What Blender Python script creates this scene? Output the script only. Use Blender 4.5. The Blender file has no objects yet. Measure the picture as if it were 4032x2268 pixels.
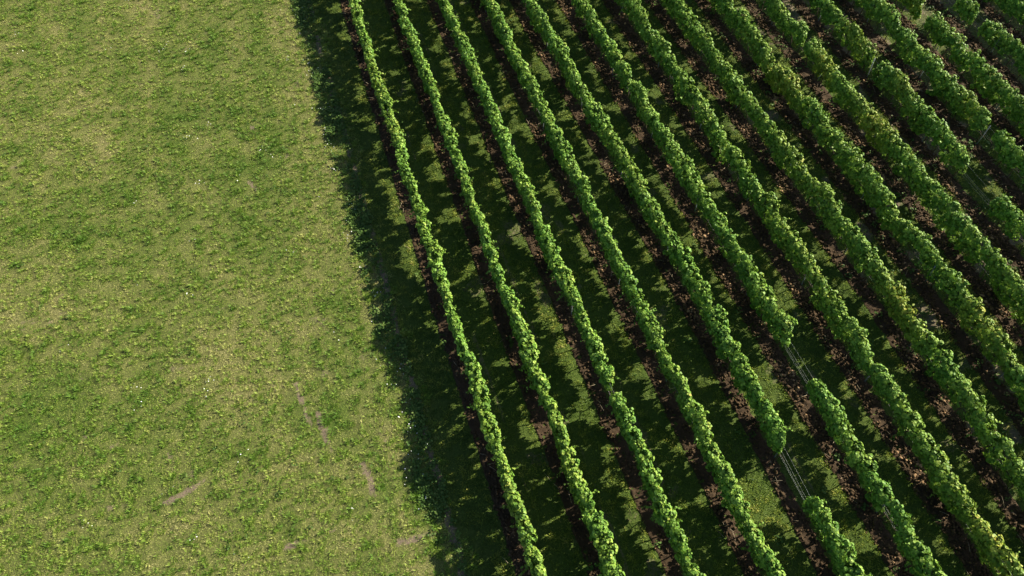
import bpy, math
import numpy as np
from math import radians as R, sin, cos, pi

rng = np.random.default_rng(11)
scene = bpy.context.scene
COL = scene.collection

# ------------------------------------------------------------------ layout
G = 1.6                       # metres per layout unit (everything below is laid out in units)
D = 2.0                       # distance between vine rows
NROW = 16
PITCH, YAW = R(55.074), R(17.423)
CAM = np.array([-2.421, 0.0, 22.63])
F_PX, W_PX, H_PX = 3136.0, 4032.0, 2268.0
SUN_AZ, SUN_EL = R(82.0), R(27.2)     # azimuth from +Y towards +X

fh = np.array([sin(YAW), cos(YAW), 0]); rt = np.array([cos(YAW), -sin(YAW), 0]); zz = np.array([0, 0, 1.0])
FW = fh*cos(PITCH) - zz*sin(PITCH); UP = fh*sin(PITCH) + zz*cos(PITCH)

def in_view(x, y, z=0.0, margin=0.07):
    v = np.stack([x-CAM[0], y-CAM[1], np.zeros_like(x)+z-CAM[2]], -1)
    d = v@FW
    px = (W_PX/2 + F_PX*(v@rt)/d)/W_PX; py = (H_PX/2 - F_PX*(v@UP)/d)/H_PX
    return (px > -margin) & (px < 1+margin) & (py > -margin) & (py < 1+margin) & (d > 0)

# rows are not perfectly even: sideways wander at three stations of each row
OFF_FAR = [0, -.03, -.15, -.23, -.47, -.34, -.32, -.40, -.27, -.20, -.08, -.05, -.2, -.1, 0, 0]
OFF_MID = [-.07, -.17, -.11, -.11, .02, -.10, -.03, .09, .15, .02, 0, 0, 0, 0, 0, 0]
OFF_NEAR = [0, -.08, -.07, 0, -.05, 0, -.01, 0, 0, 0, 0, 0, 0, 0, 0, 0]
def row_x(k, y):
    y = np.asarray(y, float)
    b = -.63*k
    return k*D + np.interp(y, [5.3+b, 14.9+b, 31.1+b], [OFF_NEAR[k], OFF_MID[k], OFF_FAR[k]])

# ------------------------------------------------------------------ noise
_T = np.random.default_rng(5).random((64, 256, 256))
def vn(x, y, s=0):
    x = np.asarray(x, float); y = np.asarray(y, float)+np.zeros_like(x)
    xi = np.floor(x).astype(int); yi = np.floor(y).astype(int)
    u = x-xi; v = y-yi; u = u*u*(3-2*u); v = v*v*(3-2*v)
    T = _T[s % 64]; a = xi & 255; b = yi & 255; a1 = (xi+1) & 255; b1 = (yi+1) & 255
    return (T[a, b]*(1-u)+T[a1, b]*u)*(1-v) + (T[a, b1]*(1-u)+T[a1, b1]*u)*v
def fbm(x, y, s=0, o=4):
    t = 0; a = .5; n = 0
    for i in range(o):
        t = t+a*vn(x*2**i+17.3*i, y*2**i+5.1*i, s+i); n += a; a *= .55
    return t/n
def sstep(a, b, x):
    t = np.clip((x-a)/(b-a), 0, 1); return t*t*(3-2*t)

# ------------------------------------------------------------------ helpers
def link(o, parent=None):
    COL.objects.link(o)
    if parent is not None: o.parent = parent
    return o
def tag(o, label=None, cat=None, group=None, kind=None):
    if label: o['label'] = label
    if cat: o['category'] = cat
    if group: o['group'] = group
    if kind: o['kind'] = kind
    return o
def mesh_np(name, verts, faces_flat, sizes, mat, attrs=None, smooth=False):
    """verts (n,3); faces_flat loop vertex indices; sizes face sizes (int or array)"""
    me = bpy.data.meshes.new(name)
    verts = np.ascontiguousarray(verts, np.float32); lf = np.ascontiguousarray(faces_flat, np.int32).ravel()
    if np.isscalar(sizes): sizes = np.full(len(lf)//sizes, sizes, np.int32)
    sizes = np.asarray(sizes, np.int32)
    me.vertices.add(len(verts)); me.vertices.foreach_set('co', (verts*np.float32(G)).ravel())
    me.loops.add(len(lf)); me.loops.foreach_set('vertex_index', lf)
    me.polygons.add(len(sizes))
    st = np.zeros(len(sizes), np.int32); st[1:] = np.cumsum(sizes)[:-1]
    me.polygons.foreach_set('loop_start', st); me.polygons.foreach_set('loop_total', sizes)
    if smooth: me.polygons.foreach_set('use_smooth', np.ones(len(sizes), bool))
    for n, a in (attrs or {}).items():
        at = me.attributes.new(n, 'FLOAT', 'POINT'); at.data.foreach_set('value', np.ascontiguousarray(a, np.float32))
    me.update(calc_edges=True); me.validate()
    me.materials.append(mat)
    return me
def obj(name, me, parent=None):
    return link(bpy.data.objects.new(name, me), parent)
def unit(v): return v/np.maximum(np.linalg.norm(v, axis=-1, keepdims=True), 1e-9)

# ------------------------------------------------------------------ materials
class NT:
    def __init__(s, name):
        s.m = bpy.data.materials.new(name); s.m.use_nodes = True
        s.t = s.m.node_tree; s.t.nodes.clear()
    def n(s, typ, **kw):
        nd = s.t.nodes.new(typ)
        for k, v in kw.items():
            if k.startswith('i_'): nd.inputs[k[2:].replace('_', ' ')].default_value = v
            else: setattr(nd, k, v)
        return nd
    def l(s, a, b): s.t.links.new(a, b)
    def attr(s, name): return s.n('ShaderNodeAttribute', attribute_name=name).outputs['Fac']
    def noise(s, scale, detail=4, rough=.6):
        g = s.n('ShaderNodeNewGeometry'); nd = s.n('ShaderNodeTexNoise'); nd.inputs['Scale'].default_value = scale/G
        nd.inputs['Detail'].default_value = detail; nd.inputs['Roughness'].default_value = rough
        s.l(g.outputs['Position'], nd.inputs['Vector']); return nd.outputs['Fac']
    def ramp(s, fac, stops):
        r = s.n('ShaderNodeValToRGB'); e = r.color_ramp.elements
        while len(e) < len(stops): e.new(.5)
        for i, (p, c) in enumerate(stops):
            e[i].position = p; e[i].color = (*c, 1)
        s.l(fac, r.inputs[0]); return r.outputs[0]
    def mix(s, fac, a, b, mode='MIX'):
        m = s.n('ShaderNodeMix', data_type='RGBA', blend_type=mode)
        for sock, v in ((m.inputs[0], fac), (m.inputs[6], a), (m.inputs[7], b)):
            if isinstance(v, tuple): sock.default_value = (*v, 1)
            elif isinstance(v, (int, float)): sock.default_value = v
            else: s.l(v, sock)
        return m.outputs[2]
    def math(s, op, a, b=0.0):
        m = s.n('ShaderNodeMath', operation=op)
        for sock, v in ((m.inputs[0], a), (m.inputs[1], b)):
            if isinstance(v, (int, float)): sock.default_value = v
            else: s.l(v, sock)
        return m.outputs[0]
    def out(s, sh):
        o = s.n('ShaderNodeOutputMaterial'); s.l(sh, o.inputs['Surface']); return s.m
    def bump(s, h, strength, dist):
        b = s.n('ShaderNodeBump'); b.inputs['Strength'].default_value = strength; b.inputs['Distance'].default_value = dist*G
        s.l(h, b.inputs['Height']); return b.outputs[0]
    def principled(s, col, rough=.9, spec=.2, normal=None):
        p = s.n('ShaderNodeBsdfPrincipled'); p.inputs['Roughness'].default_value = rough
        p.inputs['Specular IOR Level'].default_value = spec
        if isinstance(col, tuple): p.inputs['Base Color'].default_value = (*col, 1)
        else: s.l(col, p.inputs['Base Color'])
        if normal is not None: s.l(normal, p.inputs['Normal'])
        return p
    def leafy(s, col, transl, rough=.5, spec=.4, fac=.35):
        p = s.principled(col, rough, spec); t = s.n('ShaderNodeBsdfTranslucent')
        s.l(transl, t.inputs['Color']) if not isinstance(transl, tuple) else setattr(t.inputs['Color'], 'default_value', (*transl, 1))
        m = s.n('ShaderNodeMixShader'); m.inputs[0].default_value = fac
        s.l(p.outputs[0], m.inputs[1]); s.l(t.outputs[0], m.inputs[2]); return m.outputs[0]

def m_leaf():
    t = NT('vine_leaf'); tint = t.attr('tint'); rnd = t.attr('rnd')
    green = t.ramp(rnd, [(0, (.042, .120, .014)), (.5, (.108, .235, .030)), (1, (.235, .380, .066))])
    yel = t.ramp(rnd, [(0, (.12, .19, .022)), (.6, (.22, .26, .03)), (1, (.32, .27, .04))])
    c = t.mix(tint, green, yel)
    tr = t.mix(.5, c, (.18, .28, .03))
    return t.out(t.leafy(c, tr, .55, .16, .20))
def m_grass(name, stops, fac=.3):
    t = NT(name); c = t.ramp(t.attr('tint'), stops)
    return t.out(t.leafy(c, c, .6, .25, fac))
def m_weed():
    t = NT('weed_leaf'); c = t.ramp(t.attr('tint'), [(0, (.04, .085, .018)), (.6, (.08, .14, .028)), (1, (.15, .20, .06))])
    return t.out(t.leafy(c, c, .6, .12, .25))
def m_ground():
    t = NT('ground_thatch'); soil = t.attr('soil'); dry = t.attr('dry')
    n1 = t.noise(14, 6, .7); n2 = t.noise(55, 4, .7); n3 = t.noise(2.2, 4)
    thatch = t.ramp(n1, [(.25, (.05, .05, .018)), (.5, (.13, .12, .045)), (.75, (.25, .215, .10))])
    green = t.ramp(n1, [(.25, (.022, .045, .008)), (.5, (.045, .075, .012)), (.8, (.08, .115, .02))])
    brown = t.ramp(n2, [(.2, (.060, .045, .030)), (.5, (.14, .108, .075)), (.8, (.26, .205, .15))])
    a = t.mix(dry, green, thatch); s2 = t.math('MULTIPLY_ADD', n3, .7); 
    sm = t.n('ShaderNodeMapRange'); t.l(t.math('ADD', soil, t.math('MULTIPLY', t.math('SUBTRACT', n1, .5), .9)), sm.inputs[0])
    sm.inputs[1].default_value = .35; sm.inputs[2].default_value = .65
    c = t.mix(sm.outputs[0], a, brown)
    return t.out(t.principled(c, .95, .1, t.bump(n2, .8, .03)).outputs[0])
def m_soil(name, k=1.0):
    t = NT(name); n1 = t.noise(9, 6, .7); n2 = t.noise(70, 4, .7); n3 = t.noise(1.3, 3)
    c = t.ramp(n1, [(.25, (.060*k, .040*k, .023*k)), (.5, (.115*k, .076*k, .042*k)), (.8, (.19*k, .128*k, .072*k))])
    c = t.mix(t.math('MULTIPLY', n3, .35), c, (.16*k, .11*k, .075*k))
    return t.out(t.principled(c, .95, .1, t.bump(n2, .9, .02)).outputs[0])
def m_clod():
    t = NT('soil_clod'); r = t.attr('tint'); n2 = t.noise(60, 4, .7)
    c = t.ramp(r, [(0, (.030, .0205, .011)), (.6, (.066, .0445, .0235)), (.86, (.16, .100, .050)), (1, (.38, .245, .13))])  # bright end of the ramp is sunlit highlight put into the clod colour
    c = t.mix(.35, c, t.ramp(n2, [(.3, (.024, .015, .009)), (.7, (.085, .055, .032))]))
    return t.out(t.principled(c, .95, .1, t.bump(n2, .6, .01)).outputs[0])
def m_bark():
    t = NT('vine_bark'); n = t.noise(40, 5); c = t.ramp(n, [(.3, (.035, .025, .018)), (.7, (.11, .08, .058))])
    return t.out(t.principled(c, .95, .1, t.bump(n, 1, .01)).outputs[0])
def m_metal():
    t = NT('galvanised_steel'); n = t.noise(25, 4); c = t.ramp(n, [(.3, (.11, .13, .14)), (.7, (.22, .25, .26))])
    p = t.principled(c, .5, .5); p.inputs['Metallic'].default_value = .4; return t.out(p.outputs[0])
def m_wire():
    t = NT('wire_steel'); n = t.noise(12, 3); c = t.ramp(n, [(.3, (.13, .15, .14)), (.7, (.25, .27, .25))])
    p = t.principled(c, .5, .5); p.inputs['Metallic'].default_value = .3; return t.out(p.outputs[0])
def m_simple(name, a, b, scale=30):
    t = NT(name); n = t.noise(scale, 3); return t.out(t.principled(t.ramp(n, [(.3, a), (.7, b)]), .8, .2).outputs[0])

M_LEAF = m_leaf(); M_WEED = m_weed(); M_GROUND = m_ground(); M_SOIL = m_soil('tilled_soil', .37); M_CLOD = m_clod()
M_BARK = m_bark(); M_METAL = m_metal(); M_WIRE = m_wire()
M_MEADOW = m_grass('meadow_grass_blade', [(0, (.085, .180, .018)), (.3, (.160, .265, .028)), (.55, (.29, .360, .062)), (.78, (.47, .45, .165)), (1, (.60, .53, .27))])
M_ALLEY = m_grass('alley_grass_blade', [(0, (.042, .090, .012)), (.45, (.130, .190, .022)), (.8, (.27, .30, .038)), (1, (.42, .37, .10))])
M_FLOWER = m_simple('white_petal', (.72, .72, .68), (.82, .82, .80))
M_STALK = m_simple('dry_stalk', (.24, .19, .12), (.42, .35, .24))

# ------------------------------------------------------------------ where soil shows
BARE = [((-5.50, 13.95), (-5.27, 12.35), .125), ((-5.02, 12.75), (-4.83, 11.30), .125), ((-3.89, 10.52), (-3.78, 9.5), .12),
        ((-9.85, 11.10), (-8.65, 11.50), .11), ((-6.5, 8.70), (-5.2, 8.75), .10), ((-11.44, 11.47), (-10.86, 11.45), .09),
        ((-3.42, 7.84), (-2.5, 7.80), .15), ((-5.9, 23.45), (-5.72, 23.05), .10), ((-5.45, 26.6), (-5.40, 26.4), .10)]
def _g(p): return ((p[0]+2.421)*.972-2.421, p[1]*.972)
BARE = [(_g(a), _g(b), r) for a, b, r in BARE]
def seg_d(x, y, a, b):
    ax, ay = a; bx, by = b; dx, dy = bx-ax, by-ay
    t = np.clip(((x-ax)*dx+(y-ay)*dy)/(dx*dx+dy*dy), 0, 1)
    return np.hypot(x-ax-t*dx, y-ay-t*dy)
def soil_mask(x, y):
    w = (fbm(x*2.3, y*2.3, 3)-.5)+.9*(fbm(x*7, y*7, 2, 2)-.5)
    m = np.zeros_like(x)
    for a, b, r in BARE:
        m = np.maximum(m,   .72*(1-sstep(.30, 1.40, (seg_d(x, y, a, b)+w*.20)/r)))
    tr = 1-sstep(.06, .17, np.abs(x+1.86+.12*(fbm(y*.4, y*0, 8)-.5)+w*.15))
    m = np.maximum(m, tr*sstep(.35, .55, fbm(x*.8, y*.7, 9))*.9)
    for k in range(-0, 8):                       # faint wheel lines in the alleys
        t2 = 1-sstep(.04, .14, np.abs(x-row_x(k, y)-.60+w*.15))
        m = np.maximum(m, .5*t2*sstep(.42, .6, fbm(x*.6+k*9, y*.45, 12)))
    alley = sstep(13.2, 14.2, x)                 # the alleys on the right are half bare earth
    m = np.maximum(m, alley*sstep(.50, .70, fbm(x*1.1, y*1.1, 20))*.6)
    far = sstep(23.0, 24.5, x); m = np.maximum(m, far*.45)
    m = np.maximum(m, sstep(.66, .74, fbm(x*.9+40, y*.9, 30))*.45*(x > 0))
    m = np.maximum(m, sstep(.74, .8, fbm(x*1.6+80, y*1.9, 33))*.5*(x < -2))
    return np.clip(m, 0, 1)
DRYSPOT = [(-6.7, 14.9, 1.6, 2.6), (-3.1, 32.5, .9, 6), (-2.9, 28, .5, 4), (-12.4, 28.5, 2, 2), (-14.5, 33, 2, 3), (-3.2, 7.3, .8, 1.2),
           (-7.6, 13.8, 1.2, 1.2), (-4.0, 18.5, .6, 2), (-13.6, 19.5, 1.5, 1.2), (-9, 34, 2, 2)]
GRNSPOT = [(-5.9, 21.6, 1.2, 2.5), (-4.6, 24, 1.0, 2.2), (-3.5, 16, .6, 2), (-8.4, 26, 1.6, 3), (-10.9, 13, 2.2, 1.6), (-13.1, 14.6, 1.6, 1.3),
           (-4.4, 12.5, .8, 1.6), (-10, 17.5, 1.5, 1.5)]
def dry_mask(x, y):
    d = .42 + .38*(fbm(x*.28, y*.22, 40)-.5) + .65*(fbm(x*1.1, y*1.1, 44)-.5) + .25*np.sin(x*3.3+.7)*sstep(10, 34, y)*.3
    d = d+.20*(vn(x*2.1+.05*y, y*.07, 46)-.5)*sstep(-10, -5, x)+.34*(vn(x*6.5+.02*y, y*.12, 47)-.5)*sstep(-6.5, -3.2, x)+.16*(vn(x*.25, y*2.6+.1*x, 45)-.5)*(1-sstep(-12, -7, x))+.14*np.exp(-((x+2.75)/.35)**2)
    for a, b, rx, ry in DRYSPOT: d = d+.17*np.exp(-((x-a)/rx)**2-((y-b)/ry)**2)
    for a, b, rx, ry in GRNSPOT: d = d-.17*np.exp(-((x-a)/rx)**2-((y-b)/ry)**2)
    return np.clip(d, 0, 1)

# ------------------------------------------------------------------ ground: one sheet out to the horizon
def ground():
    step = .11
    gx = np.concatenate([[-3000, -900, -300, -110, -50, -30], np.arange(-21, 37, step), [45, 70, 130, 320, 900, 3000]])
    gy = np.concatenate([[-3000, -900, -300, -100, -40, -12], np.arange(-4, 45, step), [55, 80, 140, 330, 900, 3000]])
    X, Y = np.meshgrid(gx, gy, indexing='ij'); x = X.ravel(); y = Y.ravel()
    z = .05*(fbm(x*.5, y*.5, 50)-.5)+.05*(fbm(x*3, y*3, 52)-.5)
    loc = (x > -21.1) & (x < 37) & (y > -4.1) & (y < 45); z = np.where(loc, z, -.02)
    nx, ny = len(gx), len(gy)
    i = np.arange(nx*ny).reshape(nx, ny)
    q = np.stack([i[:-1, :-1], i[1:, :-1], i[1:, 1:], i[:-1, 1:]], -1).reshape(-1)
    dry = np.where(x < -2, dry_mask(x, y), .15*fbm(x*.7, y*.7, 48))
    me = mesh_np('ground', np.stack([x, y, z], 1), q, 4, M_GROUND, {'soil': np.where(loc, soil_mask(x, y), .15), 'dry': dry}, True)
    o = obj('ground', me); tag(o, 'mown meadow and vineyard earth under the grass', kind='structure')
ground()
def gz(x, y): return .05*(fbm(x*.5, y*.5, 50)-.5)+.05*(fbm(x*3, y*3, 52)-.5)

# ------------------------------------------------------------------ grass made of single blades
def blades(name, x, y, z, L, w, tilt, az, tint, mat, label):
    n = len(x)
    dirh = np.stack([np.cos(az), np.sin(az), np.zeros(n)], 1); side = np.stack([-np.sin(az), np.cos(az), np.zeros(n)], 1)
    st = np.sin(tilt)[:, None]; ct = np.cos(tilt)[:, None]
    b = np.stack([x, y, z], 1)
    mid = b+.45*L[:, None]*(dirh*st*.7+zz*ct)
    tip = b+L[:, None]*(dirh*st+zz*ct*.8)
    s = side*w[:, None]*.5
    V = np.stack([b, mid+s, tip, mid-s], 1).reshape(-1, 3)
    i = (np.arange(n)*4)[:, None]
    Fq = np.concatenate([i+0, i+1, i+2, i+3], 1); sizes = 4
    me = mesh_np(name, V, Fq.ravel(), sizes, mat, {'tint': np.repeat(tint, 4)})
    o = obj(name, me); tag(o, label, 'grass', kind='stuff'); return o

def meadow():
    def spots(dens):
        n = int(dens*19.5*45)
        x = rng.uniform(-20.5, -1.0, n); y = rng.uniform(0, 44, n)
        keep = in_view(x, y, 0, .06) & (x < -1.55+.5*(fbm(y*.9, y*0+3, 55)-.5)*2)
        return x[keep], y[keep]
    def tone(x, y):
        dry = dry_mask(x, y); c2 = fbm(x*2.2, y*2.2, 62, 3)
        lush = sstep(.50, .70, fbm(x*2.7+9, y*2.7, 61, 3))*(1-dry)
        return dry, np.clip(.46+.55*(dry-.5)+.55*(c2-.5)-.16*lush, 0, 1), lush
    # a thin mat of short, mostly flattened straw
    x, y = spots(1000); k = rng.random(len(x)) > .70*soil_mask(x, y); x, y = x[k], y[k]; n1 = len(x)
    dry, tn, lush = tone(x, y)
    A = [x, y, rng.uniform(.03, .07, n1), rng.uniform(.006, .011, n1), rng.uniform(.8, 1.45, n1), rng.uniform(0, 2*pi, n1), np.clip(tn*.85+.22+.30*(fbm(x*4.0, y*4.0, 59, 3)-.5)+rng.normal(0, .09, n1), 0, .96)]
    # tufts: blades fanning out of one crown, each tuft with its own height and tone
    tx, ty = spots(60); nt = len(tx)
    dry, tn, lush = tone(tx, ty)
    k = (rng.random(nt) < .15+1.35*sstep(.30, .62, fbm(tx*4.2, ty*4.2, 58, 3))) & (rng.random(nt) > .93*soil_mask(tx, ty))
    tx, ty, tn, lush, dry = tx[k], ty[k], tn[k], lush[k], dry[k]; nt = len(tx)
    m = 21; hgt = rng.uniform(.060, .175, nt)*(1+.40*lush-.15*dry)*(.45+1.1*fbm(tx*5.0, ty*5.0, 64, 3)); rad = rng.uniform(.018, .045, nt); tt = np.minimum(tn-.13+rng.normal(0, .11, nt), .62)+.4*(fbm(tx*4.0, ty*4.0, 59, 3)-.5)
    az = rng.uniform(0, 2*pi, nt*m); q = np.sqrt(rng.random(nt*m)); X = np.repeat(tx, m)+np.cos(az)*q*np.repeat(rad, m); Y = np.repeat(ty, m)+np.sin(az)*q*np.repeat(rad, m)
    N2 = nt*m
    B = [X, Y, np.repeat(hgt, m)*rng.uniform(.6, 1.15, N2), rng.uniform(.008, .014, N2)*np.repeat(1+.3*lush, m), np.clip(.15+.85*q+rng.normal(0, .2, N2), .05, 1.3), az+rng.normal(0, .5, N2)+.8*np.sin(-.6-az),
         np.clip(np.repeat(tt, m)+rng.normal(0, .08, N2), 0, .8)]
    x, y, L, w, tilt, az, tint = [np.concatenate(v) for v in zip(A, B)]
    blades('meadow_grass', x, y, gz(x, y)-.004, L, w, tilt, az, tint, M_MEADOW, 'short mown sunlit meadow grass, green mixed with straw, left of the vines')
meadow()

def alleys():
    X = []; Y = []; 
    n = 1500*37*34
    x = rng.uniform(-2.0, 33, n); y = rng.uniform(-1, 41, n)
    keep = in_view(x, y, 0, .06); x, y = x[keep], y[keep]
    # distance to nearest row to the right edge of its earth strip
    dist = np.full(len(x), 9.0)
    for k in range(NROW):
        r = x-row_x(k, y); dist = np.where(np.abs(r+.1) < np.abs(dist+.1), r, dist)
    edge = .10*(fbm(x*3, y*3, 66)-.5)
    on_strip = (dist > -.51+edge) & (dist < .08+edge)
    poor = sstep(13.2, 14.4, x)
    dens = (.12+1.15*sstep(.32, .64, fbm(x*4.6, y*4.6, 68, 3)))*(1-.9*soil_mask(x, y))*(1-.25*poor)*(1-.35*sstep(23, 25, x))
    k2 = (rng.random(len(x)) < dens) & ~on_strip; x, y, poor = x[k2], y[k2], poor[k2]; n = len(x)
    clump = fbm(x*5.5, y*5.5, 70, 3)
    tint = np.clip(.40+1.1*(clump-.5)+.8*(fbm(x*.9, y*.9, 72)-.5)+rng.normal(0, .13, n)+.08*poor, 0, 1)
    L = rng.uniform(.045, .125, n)*(.4+1.25*clump); w = rng.uniform(.010, .018, n)
    blades('alley_grass', x, y, gz(x, y)-.004, L, w, rng.uniform(.15, 1.1, n), rng.uniform(0, 2*pi, n), tint, M_ALLEY,
           'softer yellow green grass growing in the alleys between vine rows')
alleys()

# ------------------------------------------------------------------ leaf mesh builder
def leaf_mesh(name, P, N, T, S, tint, rnd, mat):
    """P centres, N normals, T tip directions, S sizes: broad folded lobed leaves"""
    n = len(P); N = unit(N); T = unit(T-N*np.sum(N*T, 1, keepdims=True)); B = np.cross(N, T)
    S = S[:, None]; fold = rng.uniform(.05, .22, n)[:, None]; cup = rng.uniform(-.1, .18, n)[:, None]
    def pt(u, v, h): return P+S*(u*B+v*T+h*N)
    pts = [pt(0, -.38, 0), pt(.46, -.34, fold), pt(.48, .16, fold*.8), pt(0, .58, -cup), pt(-.48, .16, fold*.8), pt(-.46, -.34, fold)]
    V = np.stack(pts, 1).reshape(-1, 3); m = len(pts)
    i = (np.arange(n)*m)[:, None]
    f = np.concatenate([i+0, i+1, i+2, i+3, i+0, i+3, i+4, i+5], 1)
    return mesh_np(name, V, f.ravel(), 4, mat, {'tint': np.repeat(tint, m), 'rnd': np.repeat(rnd, m)})

# gaps in the canopy of each row: (row, y0, y1, how much of the canopy height stays)
GAPS = {2: [(9.72, 10.16)], 4: [(5.02, 6.72)], 5: [(22.62, 22.95), (8.38, 9.98)],
        9: [(22.7, 23.05)], 10: [(20.65, 21.2), (12.95, 14.8)], 11: [(15.8, 16.3)], 12: [(22.75, 23.4)], 13: [(21.75, 22.35), (23.5, 24.7)]}
YELLOW = [(8, 21.0, 1.5, .8), (9, 17.8, 1.3, .7), (7, 10.0, .9, .75), (6, 1.9, 2.2, .6), (0, 6.8, 2.6, .32), (12, 24.0, .8, .7), (0, 26, 2, .28), (0, 22.8, 1.0, .3),
          (10, 19.0, .8, .3), (4, 18.5, 1.6, .25), (6, 13, 2, .25), (3, 9.5, 1.5, .22), (8, 8.5, 1.0, .45), (10, 22.2, 1.2, .5), (1, 8, 3, .15),
          (11, 17.2, .8, .4), (7, 16.5, 1.6, .3), (9, 21.2, .7, .6)]
LOWTOP = {13: (22.4, 23.4)}

def row_range(k):
    ys = np.arange(-6, 48, .25); x = row_x(k, ys)
    v = in_view(x, ys, 1.0, .05) | in_view(x-1.9, ys, 0, .0)
    if not v.any(): return None
    return max(ys[v].min()-1.5, -5), ys[v].max()+2.0

VINE = .64                       # distance between two vines in a row
NOTCH = {6: [(8.38, .2), (3.3, .18)], 7: [(5.24, .15)], 2: [(9.95, .25)], 5: [(22.8, .25)], 8: [(13.2, .15)], 3: [(20.2, .12)], 0: [(19.3, .12)], 1: [(14.6, .13)]}
_V = np.random.default_rng(77).normal(0, 1, (32, 512, 5))
def per_vine(k, s, c):
    q = s/VINE+.37*k+60; i = np.floor(q).astype(int); u = q-i; u = np.clip((u-.28)/.44, 0, 1); u = u*u*(3-2*u)
    return _V[k, i % 512, c]*(1-u)+_V[k, (i+1) % 512, c]*u
def profile(k, s):
    o = k*31.7; z = s*0+k
    top = 1.17+.070*per_vine(k, s, 0)+.12*(fbm(s*.5+o, z, 4, 2)-.5)+.16*(fbm(s*4.0+o, z, 6, 2)-.5)
    bot = .35+.115*per_vine(k, s, 1)+.40*(fbm(s*.9+o, z+7, 10, 2)-.5)+.40*(fbm(s*3.0+o, z+7, 14, 2)-.5)
    hw = .152+.044*per_vine(k, s, 2)+.07*(fbm(s*.8+o, z, 16, 2)-.5)
    drift = .035*per_vine(k, s, 3)+.10*(fbm(s*.6+o, z, 18, 2)-.5)
    for c, r in NOTCH.get(k, []):
        d = np.exp(-((s-c)/r)**2); top = top-.30*d; hw = hw*(1-.5*d); bot = bot+.10*d
    if k >= 6: hw = hw+.012
    if k >= 12: hw = hw+.01
    return np.clip(top, .8, 1.36), np.clip(bot, .08, .72), np.clip(hw, .085, .30), drift

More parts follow.
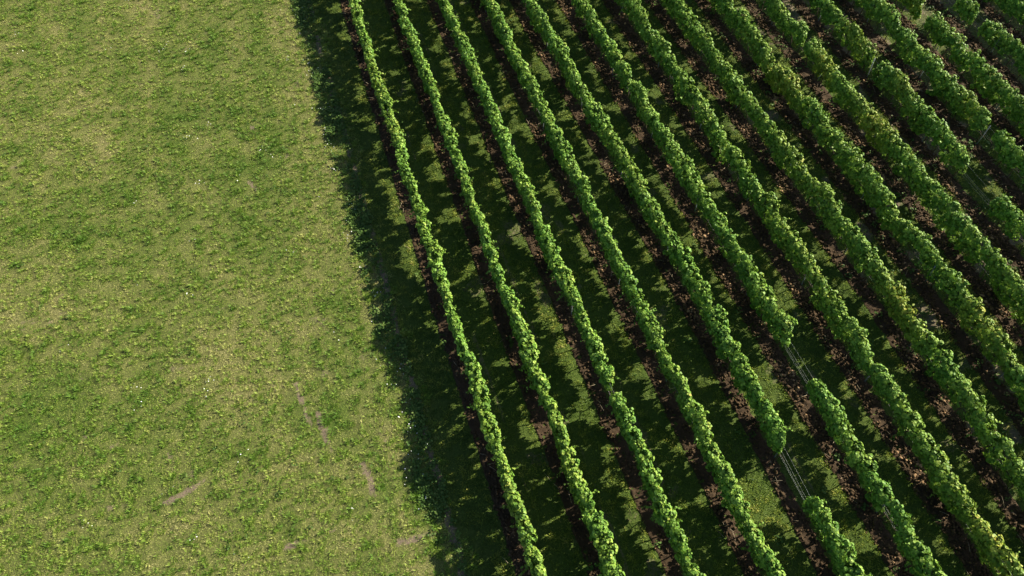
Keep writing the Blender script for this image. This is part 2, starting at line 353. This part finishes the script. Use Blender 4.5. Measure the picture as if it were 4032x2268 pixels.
def canopy_run(k, a, b, ends, parent):
    # spurs: the points the leaf clumps hang from, spread over the shell of the canopy
    nc = int(112*(b-a))
    s = rng.uniform(a, b, nc)
    full = np.clip(1.0+.22*per_vine(k, s, 4), .75, 1.3)            # weak and strong vines
    s = s[rng.random(nc) < full*.85]; nc = len(s)
    top, bot, hw, drift = profile(k, s)
    ea = np.minimum(np.where(ends[0], s-a, 9), np.where(ends[1], b-s, 9))
    t = sstep(-.05, .30, ea+.10*vn(s*9, s*0+k, 21)); top = bot+(top-bot)*(.45+.55*t); bot = bot+(1-t)*.08; hw = hw*(.45+.55*t)
    z = bot+(top-bot)*rng.random(nc)**1.0; h = (z-bot)/(top-bot)
    prof = (.52+.40*sstep(.35, .88, h))
    sgn = np.where(rng.random(nc) < .5, -1., 1.)
    lat = sgn*hw*prof*np.sqrt(rng.uniform(.05, 1.20, nc))
    cap = rng.random(nc) < .30
    lat = lat+rng.normal(0, .016, nc)
    lat = np.where(cap, rng.uniform(-1.08, 1.08, nc)*hw, lat); z = np.where(cap, top-rng.random(nc)*.09-.015*(lat/hw)**2+np.abs(rng.normal(0, .055, nc)), z)
    core = rng.random(nc) < .30
    lat = np.where(core, rng.normal(0, .03, nc), lat); z = np.where(core, bot+(top-bot)*rng.uniform(.08, .85, nc), z); cap = cap & ~core
    m = 19
    csz = rng.uniform(.030, .062, nc)*np.where(core, 1.6, 1)
    ctint = rng.normal(0, .055, nc)+.10*(vn(s/VINE*.9+k*7, s*0+k, 31)-.45); crnd = rng.normal(0, .16, nc)
    e = lambda v: np.repeat(v, m)
    g = rng.normal(0, 1, (nc*m, 3)); g = g/np.maximum(1, np.linalg.norm(g, axis=1, keepdims=True)/1.7)
    P = np.stack([row_x(k, e(s))+e(lat+drift)+g[:, 0]*e(csz)*np.where(e(core), .55, .8), e(s)+g[:, 1]*e(csz)*1.1, e(z)+g[:, 2]*e(csz)], 1)
    n = nc*m
    out = np.stack([np.where(e(cap), e(lat)*3, np.sign(e(lat))), np.zeros(n), np.where(e(cap), 1.0, .5)], 1)
    N = unit(out)*.8+g*.45+rng.normal(0, .28, (n, 3))
    T = np.stack([np.sign(e(lat))*.4, rng.normal(0, .6, n), -.9+rng.normal(0, .4, n)], 1)+g*.4
    S = rng.uniform(.062, .108, n)*(1-.10*e(cap))
    youth = np.where(e(cap), .13, .05*e(h))+e(ctint)
    rnd0 = e(crnd)
    # shoots: arching chains of smaller leaves above the top and out of the sides
    ns = int(8*(b-a)); PP = [P]; NN = [N]; TT = [T]; SS = [S]; YY = [youth]
    for _ in range(ns):
        s0 = rng.uniform(a+.02, b-.02); tp, bt, hw0, dr = [float(v[0]) for v in profile(k, np.array([s0]))]
        m = rng.integers(6, 13)
        if rng.random() < .66:
            p = np.array([row_x(k, s0)+dr+rng.uniform(-.13, .13), s0, tp-.08]); d = np.array([rng.normal(0, .45), rng.normal(0, .5), 1.0])
        else:
            sd = rng.choice([-1, 1]); p = np.array([row_x(k, s0)+dr+sd*hw0*.8, s0, rng.uniform(bt+.1, tp)]); d = np.array([sd*.8, rng.normal(0, .6), rng.uniform(-.7, .5)])
        d /= np.linalg.norm(d); ln = rng.uniform(.12, .36); q = []
        for j in range(m):
            p = p+d*ln/m; d = d+np.array([0, 0, -.08]); q.append(p+rng.normal(0, .022, 3))
        q = np.array(q); PP.append(q); NN.append(rng.normal(0, .6, (m, 3))+zz*.8); TT.append(rng.normal(0, .6, (m, 3))-zz*.3)
        SS.append(np.linspace(.095, .050, m)); YY.append(np.full(m, .16))
    P = np.concatenate(PP); N = np.concatenate(NN); T = np.concatenate(TT); S = np.concatenate(SS); youth = np.concatenate(YY)
    y = P[:, 1]; n = len(P)
    yl = np.zeros(n)
    for kk, yc, r, amt in YELLOW:
        if kk == k: yl = np.maximum(yl, amt*np.exp(-((y-yc)/r)**2))
    tint = np.clip(.02+(.07 if k in (6, 7, 8, 9) else 0)+youth+yl*(.35+.9*rng.random(n))+.38*(fbm(y*.8+k*5, P[:, 2]*1.5, 34, 2)-.5)+np.where(rng.random(n) < .02, .5, 0)*rng.random(n), 0, 1)
    rnd = np.clip(rng.normal(.5, .22, n)+np.concatenate([rnd0, np.zeros(n-len(rnd0))]), 0, 1)
    return obj('foliage', leaf_mesh('vine_foliage', P, N, T, S, tint, rnd, M_LEAF), parent)

# ------------------------------------------------------------------ tubes (trunks, posts, wires)
def tube(pts, rad, sides=7, cap=True):
    pts = np.asarray(pts, float); rad = np.asarray(rad, float)+np.zeros(len(pts)); n = len(pts)
    tg = np.gradient(pts, axis=0); tg = unit(tg)
    ref = np.where(np.abs(tg[:, :1]) > .9, np.array([[0, 1., 0]]), np.array([[1., 0, 0]]))
    a = unit(np.cross(tg, ref)); b = np.cross(tg, a)
    th = np.arange(sides)*2*pi/sides
    V = (pts[:, None]+rad[:, None, None]*(np.cos(th)[None, :, None]*a[:, None]+np.sin(th)[None, :, None]*b[:, None])).reshape(-1, 3)
    F = []; sz = []
    for i in range(n-1):
        for j in range(sides):
            F += [i*sides+j, i*sides+(j+1) % sides, (i+1)*sides+(j+1) % sides, (i+1)*sides+j]; sz.append(4)
    if cap:
        F += list(range(sides))[::-1]; sz.append(sides); F += list(range((n-1)*sides, n*sides)); sz.append(sides)
    return V, np.array(F), np.array(sz)
def join(parts):
    V = []; F = []; S = []; o = 0
    for v, f, s in parts: V.append(v); F.append(f+o); S.append(s); o += len(v)
    return np.concatenate(V), np.concatenate(F), np.concatenate(S)

def trunk_variant(i):
    r = np.random.default_rng(100+i)
    zs = np.linspace(-.05, .46, 7); lean = r.normal(0, .14); sway = r.normal(0, .009, (7, 2))
    pts = np.stack([lean*.25*zs+sway[:, 0], lean*zs*1.2+sway[:, 1], zs], 1)
    parts = [tube(pts, np.linspace(.024, .015, 7)*r.uniform(.85, 1.15), 8)]
    for sd in (-1, 1):                             # cordon arms and a few canes
        h = pts[-1]; L = r.uniform(.24, .34)
        arm = np.stack([h+np.array([r.normal(0, .02)*t, sd*L*t, .06*math.sin(t*2.2)]) for t in np.linspace(0, 1, 5)])
        parts.append(tube(arm, np.linspace(.012, .007, 5), 6))
        for t in (1, 2, 3):
            c = arm[t]; cane = np.stack([c+np.array([r.normal(0, .05)*q, r.normal(0, .06)*q, .52*q]) for q in np.linspace(0, 1, 4)])
            parts.append(tube(cane, np.linspace(.004, .002, 4), 5))
    V, F, S = join(parts)
    return mesh_np('vine_trunk', V, F, S, M_BARK, smooth=True)
TRUNKS = [trunk_variant(i) for i in range(8)]

def post_mesh():
    # rolled steel profile post: a folded channel with a lip on either side and a row of wire hooks
    prof = np.array([(-.022, -.016), (-.030, .016), (-.024, .020), (-.018, -.010), (.018, -.010), (.024, .020), (.030, .016), (.022, -.016)])*.62
    z0, z1 = -.1, 1.0; n = len(prof)
    V = np.concatenate([np.c_[prof, np.full(n, z0)], np.c_[prof, np.full(n, z1)]])
    F = []; S = []
    for j in range(n): F += [j, (j+1) % n, n+(j+1) % n, n+j]; S.append(4)
    F += list(range(n, 2*n)); S.append(n)
    parts = [(V, np.array(F), np.array(S))]
    for z in (.46, .60, .78, .96):
        for sd in (-1, 1):
            parts.append(tube([(sd*.021, 0, z), (sd*.035, 0, z-.004), (sd*.038, 0, z+.014)], .003, 5))
    V, F, S = join(parts); return mesh_np('trellis_post', V, F, S, M_METAL)
POST = post_mesh()

ORD = ['first', 'second', 'third', 'fourth', 'fifth', 'sixth', 'seventh', 'eighth', 'ninth', 'tenth', 'eleventh', 'twelfth', 'thirteenth', 'fourteenth', 'fifteenth', 'sixteenth']
ROWNOTE = {
    0: 'vine row bordering the open meadow, its shadow falling on mown grass',
    1: 'second vine row from the meadow, unbroken narrow hedge of green leaves',
    2: 'third vine row from the meadow, with one short break low down',
    3: 'fourth vine row from the meadow, unbroken dark green hedge',
    4: 'fifth vine row from the meadow, broken near the bottom where bare wires show',
    5: 'sixth vine row from the meadow, with a wire gap right of the picture centre',
    6: 'seventh vine row from the meadow, turning yellow green at the bottom right corner',
    7: 'eighth vine row from the meadow, with a yellowish patch halfway along',
    8: 'ninth vine row from the meadow, with a yellowing patch near its far end',
    9: 'tenth vine row from the meadow, broken near its far end',
    10: 'eleventh vine row from the meadow, with two gaps, one wide with wires',
    11: 'twelfth vine row from the meadow, broken once beside a leaning steel post',
    12: 'thirteenth vine row from the meadow, its far end yellow before a gap',
    13: 'fourteenth vine row from the meadow, sparse straggling vines over brown earth',
    14: 'fifteenth vine row from the meadow, dark clump in the far right corner',
    15: 'sixteenth vine row from the meadow, outermost row at the right'}

for k in range(NROW):
    rr = row_range(k)
    if rr is None: continue
    y0, y1 = rr
    root = link(bpy.data.objects.new('vine_row', None)); root.empty_display_size = .3
    root.location = (0, 0, 0)
    tag(root, ROWNOTE[k], 'vine row', 'vine rows of the vineyard')
    cuts = sorted(g for g in GAPS.get(k, []) if g[1] > y0+.3 and g[0] < y1-.3)
    runs = []; a = y0; ea = False
    for g0, g1 in cuts:
        runs.append((a, g0, ea, True)); a = g1; ea = True
    runs.append((a, y1, ea, False))
    for a, b, e0, e1 in runs:
        if b-a > .25: canopy_run(k, a, b, (e0, e1), root)
    s = y0+rng.uniform(.1, .5)
    while s < y1-.1:
        if not any(g0+.15 < s < g1-.15 for g0, g1 in cuts):
            o = obj('trunk', TRUNKS[rng.integers(0, 8)], root)
            x = float(row_x(k, s)); o.location = ((x+rng.normal(0, .015))*G, s*G, (float(gz(np.array([x]), np.array([s]))[0])+.02)*G); o.rotation_euler = (0, 0, rng.choice([0, pi])+rng.normal(0, .12))
            sc = rng.uniform(.92, 1.08); o.scale = (sc, sc, sc)
        s += rng.uniform(.58, .74)
    # trellis of the row
    tr = link(bpy.data.objects.new('trellis', None)); tr.empty_display_size = .3
    tag(tr, 'steel posts and thin wires holding up the %s vine row from the meadow' % ORD[k], 'trellis', 'trellises in the vine rows')
    ph = {4: 6.75, 5: 8.35, 10: 20.95, 11: 16.2, 12: 21.6, 13: 20.7, 9: 21.4, 14: 24.0, 8: 15.0}.get(k, 4.0+.7*k)
    py = [v for v in np.arange(ph-48, ph+50, 4.0) if y0 < v < y1]
    for v in py:
        o = obj('post', POST, tr); o.location = (float(row_x(k, v))*G, v*G, 0); o.rotation_euler = (rng.normal(0, .025), rng.normal(0, .02), pi/2)
    ys = np.arange(y0, y1, .8)
    for z in (.46, .60, .96):
        for sd in ((-1, 1) if z == .60 else (0,)):
            xs = row_x(k, ys)+sd*.036; zs = z-.02*np.abs(np.sin((ys-ph)*pi/4))
            V, F, S = tube(np.stack([xs, ys, zs], 1), .0024, 4)
            obj('wire', mesh_np('wire', V, F, S, M_WIRE), tr)

# ------------------------------------------------------------------ tilled strip under each row
def ico():
    p = (1+5**.5)/2
    v = np.array([(-1, p, 0), (1, p, 0), (-1, -p, 0), (1, -p, 0), (0, -1, p), (0, 1, p), (0, -1, -p), (0, 1, -p), (p, 0, -1), (p, 0, 1), (-p, 0, -1), (-p, 0, 1)], float)
    f = np.array([(0, 11, 5), (0, 5, 1), (0, 1, 7), (0, 7, 10), (0, 10, 11), (1, 5, 9), (5, 11, 4), (11, 10, 2), (10, 7, 6), (7, 1, 8), (3, 9, 4), (3, 4, 2), (3, 2, 6), (3, 6, 8), (3, 8, 9), (4, 9, 5), (2, 4, 11), (6, 2, 10), (8, 6, 7), (9, 8, 1)])
    return unit(v), f
ICO_V, ICO_F = ico()
CX = []; CY = []; CZ = []; CS = []; CT = []
for k in range(NROW):
    rr = row_range(k)
    if rr is None: continue
    y0, y1 = rr
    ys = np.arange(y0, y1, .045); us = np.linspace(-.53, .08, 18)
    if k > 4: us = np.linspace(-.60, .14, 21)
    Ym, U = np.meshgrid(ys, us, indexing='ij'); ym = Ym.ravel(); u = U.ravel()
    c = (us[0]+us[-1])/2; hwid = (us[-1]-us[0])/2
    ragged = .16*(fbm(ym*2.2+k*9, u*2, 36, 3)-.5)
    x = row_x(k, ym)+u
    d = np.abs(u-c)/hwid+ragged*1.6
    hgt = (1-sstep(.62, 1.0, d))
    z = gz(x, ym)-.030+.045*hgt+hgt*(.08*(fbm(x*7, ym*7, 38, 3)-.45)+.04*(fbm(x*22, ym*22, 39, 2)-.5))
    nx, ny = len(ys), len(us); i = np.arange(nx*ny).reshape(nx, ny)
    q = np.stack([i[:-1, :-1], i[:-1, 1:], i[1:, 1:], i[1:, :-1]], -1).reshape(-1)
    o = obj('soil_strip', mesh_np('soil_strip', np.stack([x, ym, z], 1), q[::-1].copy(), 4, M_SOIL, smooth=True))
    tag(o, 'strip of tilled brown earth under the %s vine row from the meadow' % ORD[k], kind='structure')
    n = int((y1-y0)*(us[-1]-us[0])*(210 if k < 5 else 260))
    cy = rng.uniform(y0, y1, n); cu = c+hwid*.95*rng.uniform(-1, 1, n)
    patch = fbm(cy*1.4+k*5, cu*2, 41, 2); kp = rng.random(n) < .25+1.0*sstep(.35, .6, patch)
    cy, cu, patch = cy[kp], cu[kp], patch[kp]; n = len(cy)
    sz = (.013+.040*rng.random(n)**2.2*(.6+.9*patch))*(.9 if k < 4 else 1.05); cx = row_x(k, cy)+cu
    dd = np.abs(cu-c)/hwid
    hz = gz(cx, cy)-.030+.045*(1-sstep(.62, 1, dd))
    sunlit_tint = sstep(.56, .68, fbm(cy*.9+k*3, cu, 43, 2))  # patches of clods coloured brighter in place of sunlit highlights
    CX.append(cx); CY.append(cy); CZ.append(hz+sz*.35+.01); CS.append(sz); CT.append(np.clip(rng.normal(.40, .2, n)+.35*sunlit_tint, 0, 1))
cx, cy, cz, cs, ct = [np.concatenate(v) for v in (CX, CY, CZ, CS, CT)]
kp = in_view(cx, cy, 0, .05); cx, cy, cz, cs, ct = cx[kp], cy[kp], cz[kp], cs[kp], ct[kp]; n = len(cx)
jit = rng.uniform(.62, 1.3, (n, 12, 1)); scl = cs[:, None]*rng.uniform(.7, 1.35, (n, 3))
ang = rng.uniform(0, 2*pi, n); ca, sa = np.cos(ang)[:, None], np.sin(ang)[:, None]
L = ICO_V[None]*jit*scl[:, None, :]
V = np.stack([L[..., 0]*ca-L[..., 1]*sa+cx[:, None], L[..., 0]*sa+L[..., 1]*ca+cy[:, None], L[..., 2]*.8+cz[:, None]], -1).reshape(-1, 3)
F = (ICO_F[None]+(np.arange(n)*12)[:, None, None]).reshape(-1)
tag(obj('soil_clods', mesh_np('soil_clods', V, F, 3, M_CLOD, {'tint': np.repeat(ct, 12)})), 'lumpy brown clods of turned earth lying along the vine rows', 'clods', kind='stuff')

# ------------------------------------------------------------------ weeds, flowers, dry stalks
def weeds():
    xs = []; ys = []; sc = []
    n = 9000; x = rng.uniform(-2.5, -1.75, n); y = rng.uniform(3, 41, n)          # taller fringe along the meadow edge
    kp = rng.random(n) < .04+.40*sstep(.42, .62, fbm(x*1.3, y*.8, 75)); xs.append(x[kp]); ys.append(y[kp]); sc.append(rng.uniform(.6, 1.2, kp.sum()))
    n = 9000; x = rng.uniform(-.9, 33, n); y = rng.uniform(-1, 41, n)
    poor = sstep(13, 14.4, x); kp = rng.random(n) < (.10+.75*poor)*sstep(.40, .62, fbm(x*1.2, y*1.2, 77)); xs.append(x[kp]); ys.append(y[kp]); sc.append(rng.uniform(.6, 1.35, kp.sum()))
    n = 1100; x = rng.uniform(-17, -2.4, n); y = rng.uniform(4, 42, n)
    kp = rng.random(n) < sstep(.48, .66, fbm(x*.7, y*.7, 79)); xs.append(x[kp]); ys.append(y[kp]); sc.append(rng.uniform(.5, 1.0, kp.sum()))
    x, y, s = np.concatenate(xs), np.concatenate(ys), np.concatenate(sc)
    kp = in_view(x, y, 0, .05); x, y, s = x[kp], y[kp], s[kp]
    m = 9; n = len(x); az = (rng.uniform(0, 2*pi, (n, 1))+np.arange(m)[None]*2.4).ravel(); rad = (rng.uniform(.02, .11, (n, m))*s[:, None]).ravel()
    X = np.repeat(x, m)+np.cos(az)*rad; Y = np.repeat(y, m)+np.sin(az)*rad
    Z = np.repeat(gz(x, y), m)+rng.uniform(.02, .11, n*m)*np.repeat(s, m)
    P = np.stack([X, Y, Z], 1); T = np.stack([np.cos(az), np.sin(az), rng.normal(.1, .35, n*m)], 1); N = zz+rng.normal(0, .35, (n*m, 3))
    S = rng.uniform(.035, .075, n*m)*np.repeat(s, m)
    tint = np.clip(np.repeat(rng.uniform(.1, .7, n), m)+rng.normal(0, .15, n*m), 0, 1)
    tag(obj('weeds', leaf_mesh('weeds', P, N, T, S, tint, tint, M_WEED)), 'low broad leaved weeds scattered along the meadow edge and in the alleys', 'weeds', kind='stuff')
weeds()
def flowers():
    x = []; y = []
    for _ in range(95):
        a, b = (rng.uniform(-15, -2.1), rng.uniform(6, 40)) if rng.random() < .6 else (rng.uniform(-2.7, -2.1), rng.uniform(6, 34))
        m = rng.integers(1, 6); x += list(a+rng.normal(0, .13, m)); y += list(b+rng.normal(0, .13, m))
    x = np.array(x); y = np.array(y); kp = in_view(x, y, 0, .03); x, y = x[kp], y[kp]; n = len(x)
    r = rng.uniform(.010, .021, n); z = gz(x, y)+rng.uniform(.05, .10, n)
    th = np.arange(8)*pi/4; rr = np.where(np.arange(8) % 2 == 0, 1, .7)
    tilt = rng.normal(0, .3, (n, 2))
    ox = np.cos(th)*rr; oy = np.sin(th)*rr
    V = np.stack([x[:, None]+r[:, None]*ox, y[:, None]+r[:, None]*oy, z[:, None]+r[:, None]*(ox*tilt[:, :1]+oy*tilt[:, 1:])], -1)
    C = np.stack([x, y, z+r*.5], 1)[:, None]
    V = np.concatenate([V, C], 1).reshape(-1, 3)
    f = np.array([(j, (j+1) % 8, 8) for j in range(8)]); F = (f[None]+(np.arange(n)*9)[:, None, None]).reshape(-1)
    tag(obj('meadow_flowers', mesh_np('meadow_flowers', V, F, 3, M_FLOWER)), 'tiny white flower heads dotted over the meadow grass', 'flowers', kind='stuff')
flowers()
def stalks():
    parts = []
    for _ in range(1500):
        k = rng.integers(0, NROW); rr = row_range(k)
        if rr is None: continue
        yy = rng.uniform(*rr); x = float(row_x(k, yy))+rng.uniform(-.62, .1)
        if fbm(np.array([yy*.8+k*4]), np.array([0.]), 81)[0] < .5: continue
        L = rng.uniform(.10, .35); az = rng.uniform(0, 2*pi); z = .06+rng.uniform(0, .06)
        d = np.array([cos(az), sin(az), rng.uniform(-.1, .5)]); p = np.array([x, yy, z])
        parts.append(tube([p, p+d*L*.5+np.array([0, 0, .02]), p+d*L], [.005, .004, .002], 4))
    V, F, S = join(parts)
    tag(obj('dry_stalks', mesh_np('dry_stalks', V, F, S, M_STALK)), 'pale dry stalks and roots strewn over the turned earth', 'stalks', kind='stuff')
stalks()

# ------------------------------------------------------------------ light, sky, camera
w = bpy.data.worlds.new('World'); scene.world = w; w.use_nodes = True
nt = w.node_tree; bg = nt.nodes['Background']
sky = nt.nodes.new('ShaderNodeTexSky'); sky.sky_type = 'NISHITA'; sky.sun_disc = False
sky.sun_elevation = SUN_EL; sky.sun_rotation = SUN_AZ
nt.links.new(sky.outputs[0], bg.inputs[0]); bg.inputs[1].default_value = .05
sun = bpy.data.lights.new('sun', 'SUN'); sun.energy = 5.0; sun.angle = R(.5); sun.color = (1, .92, .76)
so = link(bpy.data.objects.new('sun', sun))
from mathutils import Vector, Matrix
sd = Vector((sin(SUN_AZ)*cos(SUN_EL), cos(SUN_AZ)*cos(SUN_EL), sin(SUN_EL)))
so.rotation_euler = sd.to_track_quat('Z', 'Y').to_euler(); so.location = (20, 10, 30)

cam = bpy.data.cameras.new('camera'); cam.sensor_width = 36; cam.lens = 36*F_PX/W_PX; cam.clip_end = 12000; cam.clip_start = .1
co = link(bpy.data.objects.new('camera', cam))
m = Matrix(((rt[0], UP[0], -FW[0], CAM[0]*G), (rt[1], UP[1], -FW[1], CAM[1]*G), (rt[2], UP[2], -FW[2], CAM[2]*G), (0, 0, 0, 1)))
co.matrix_world = m
scene.camera = co
scene.view_settings.view_transform = 'Standard'; scene.view_settings.look = 'None'
scene.view_settings.exposure = 1.68; scene.view_settings.gamma = 1
scene.cycles.max_bounces = 5; scene.cycles.diffuse_bounces = 1; scene.cycles.transparent_max_bounces = 4
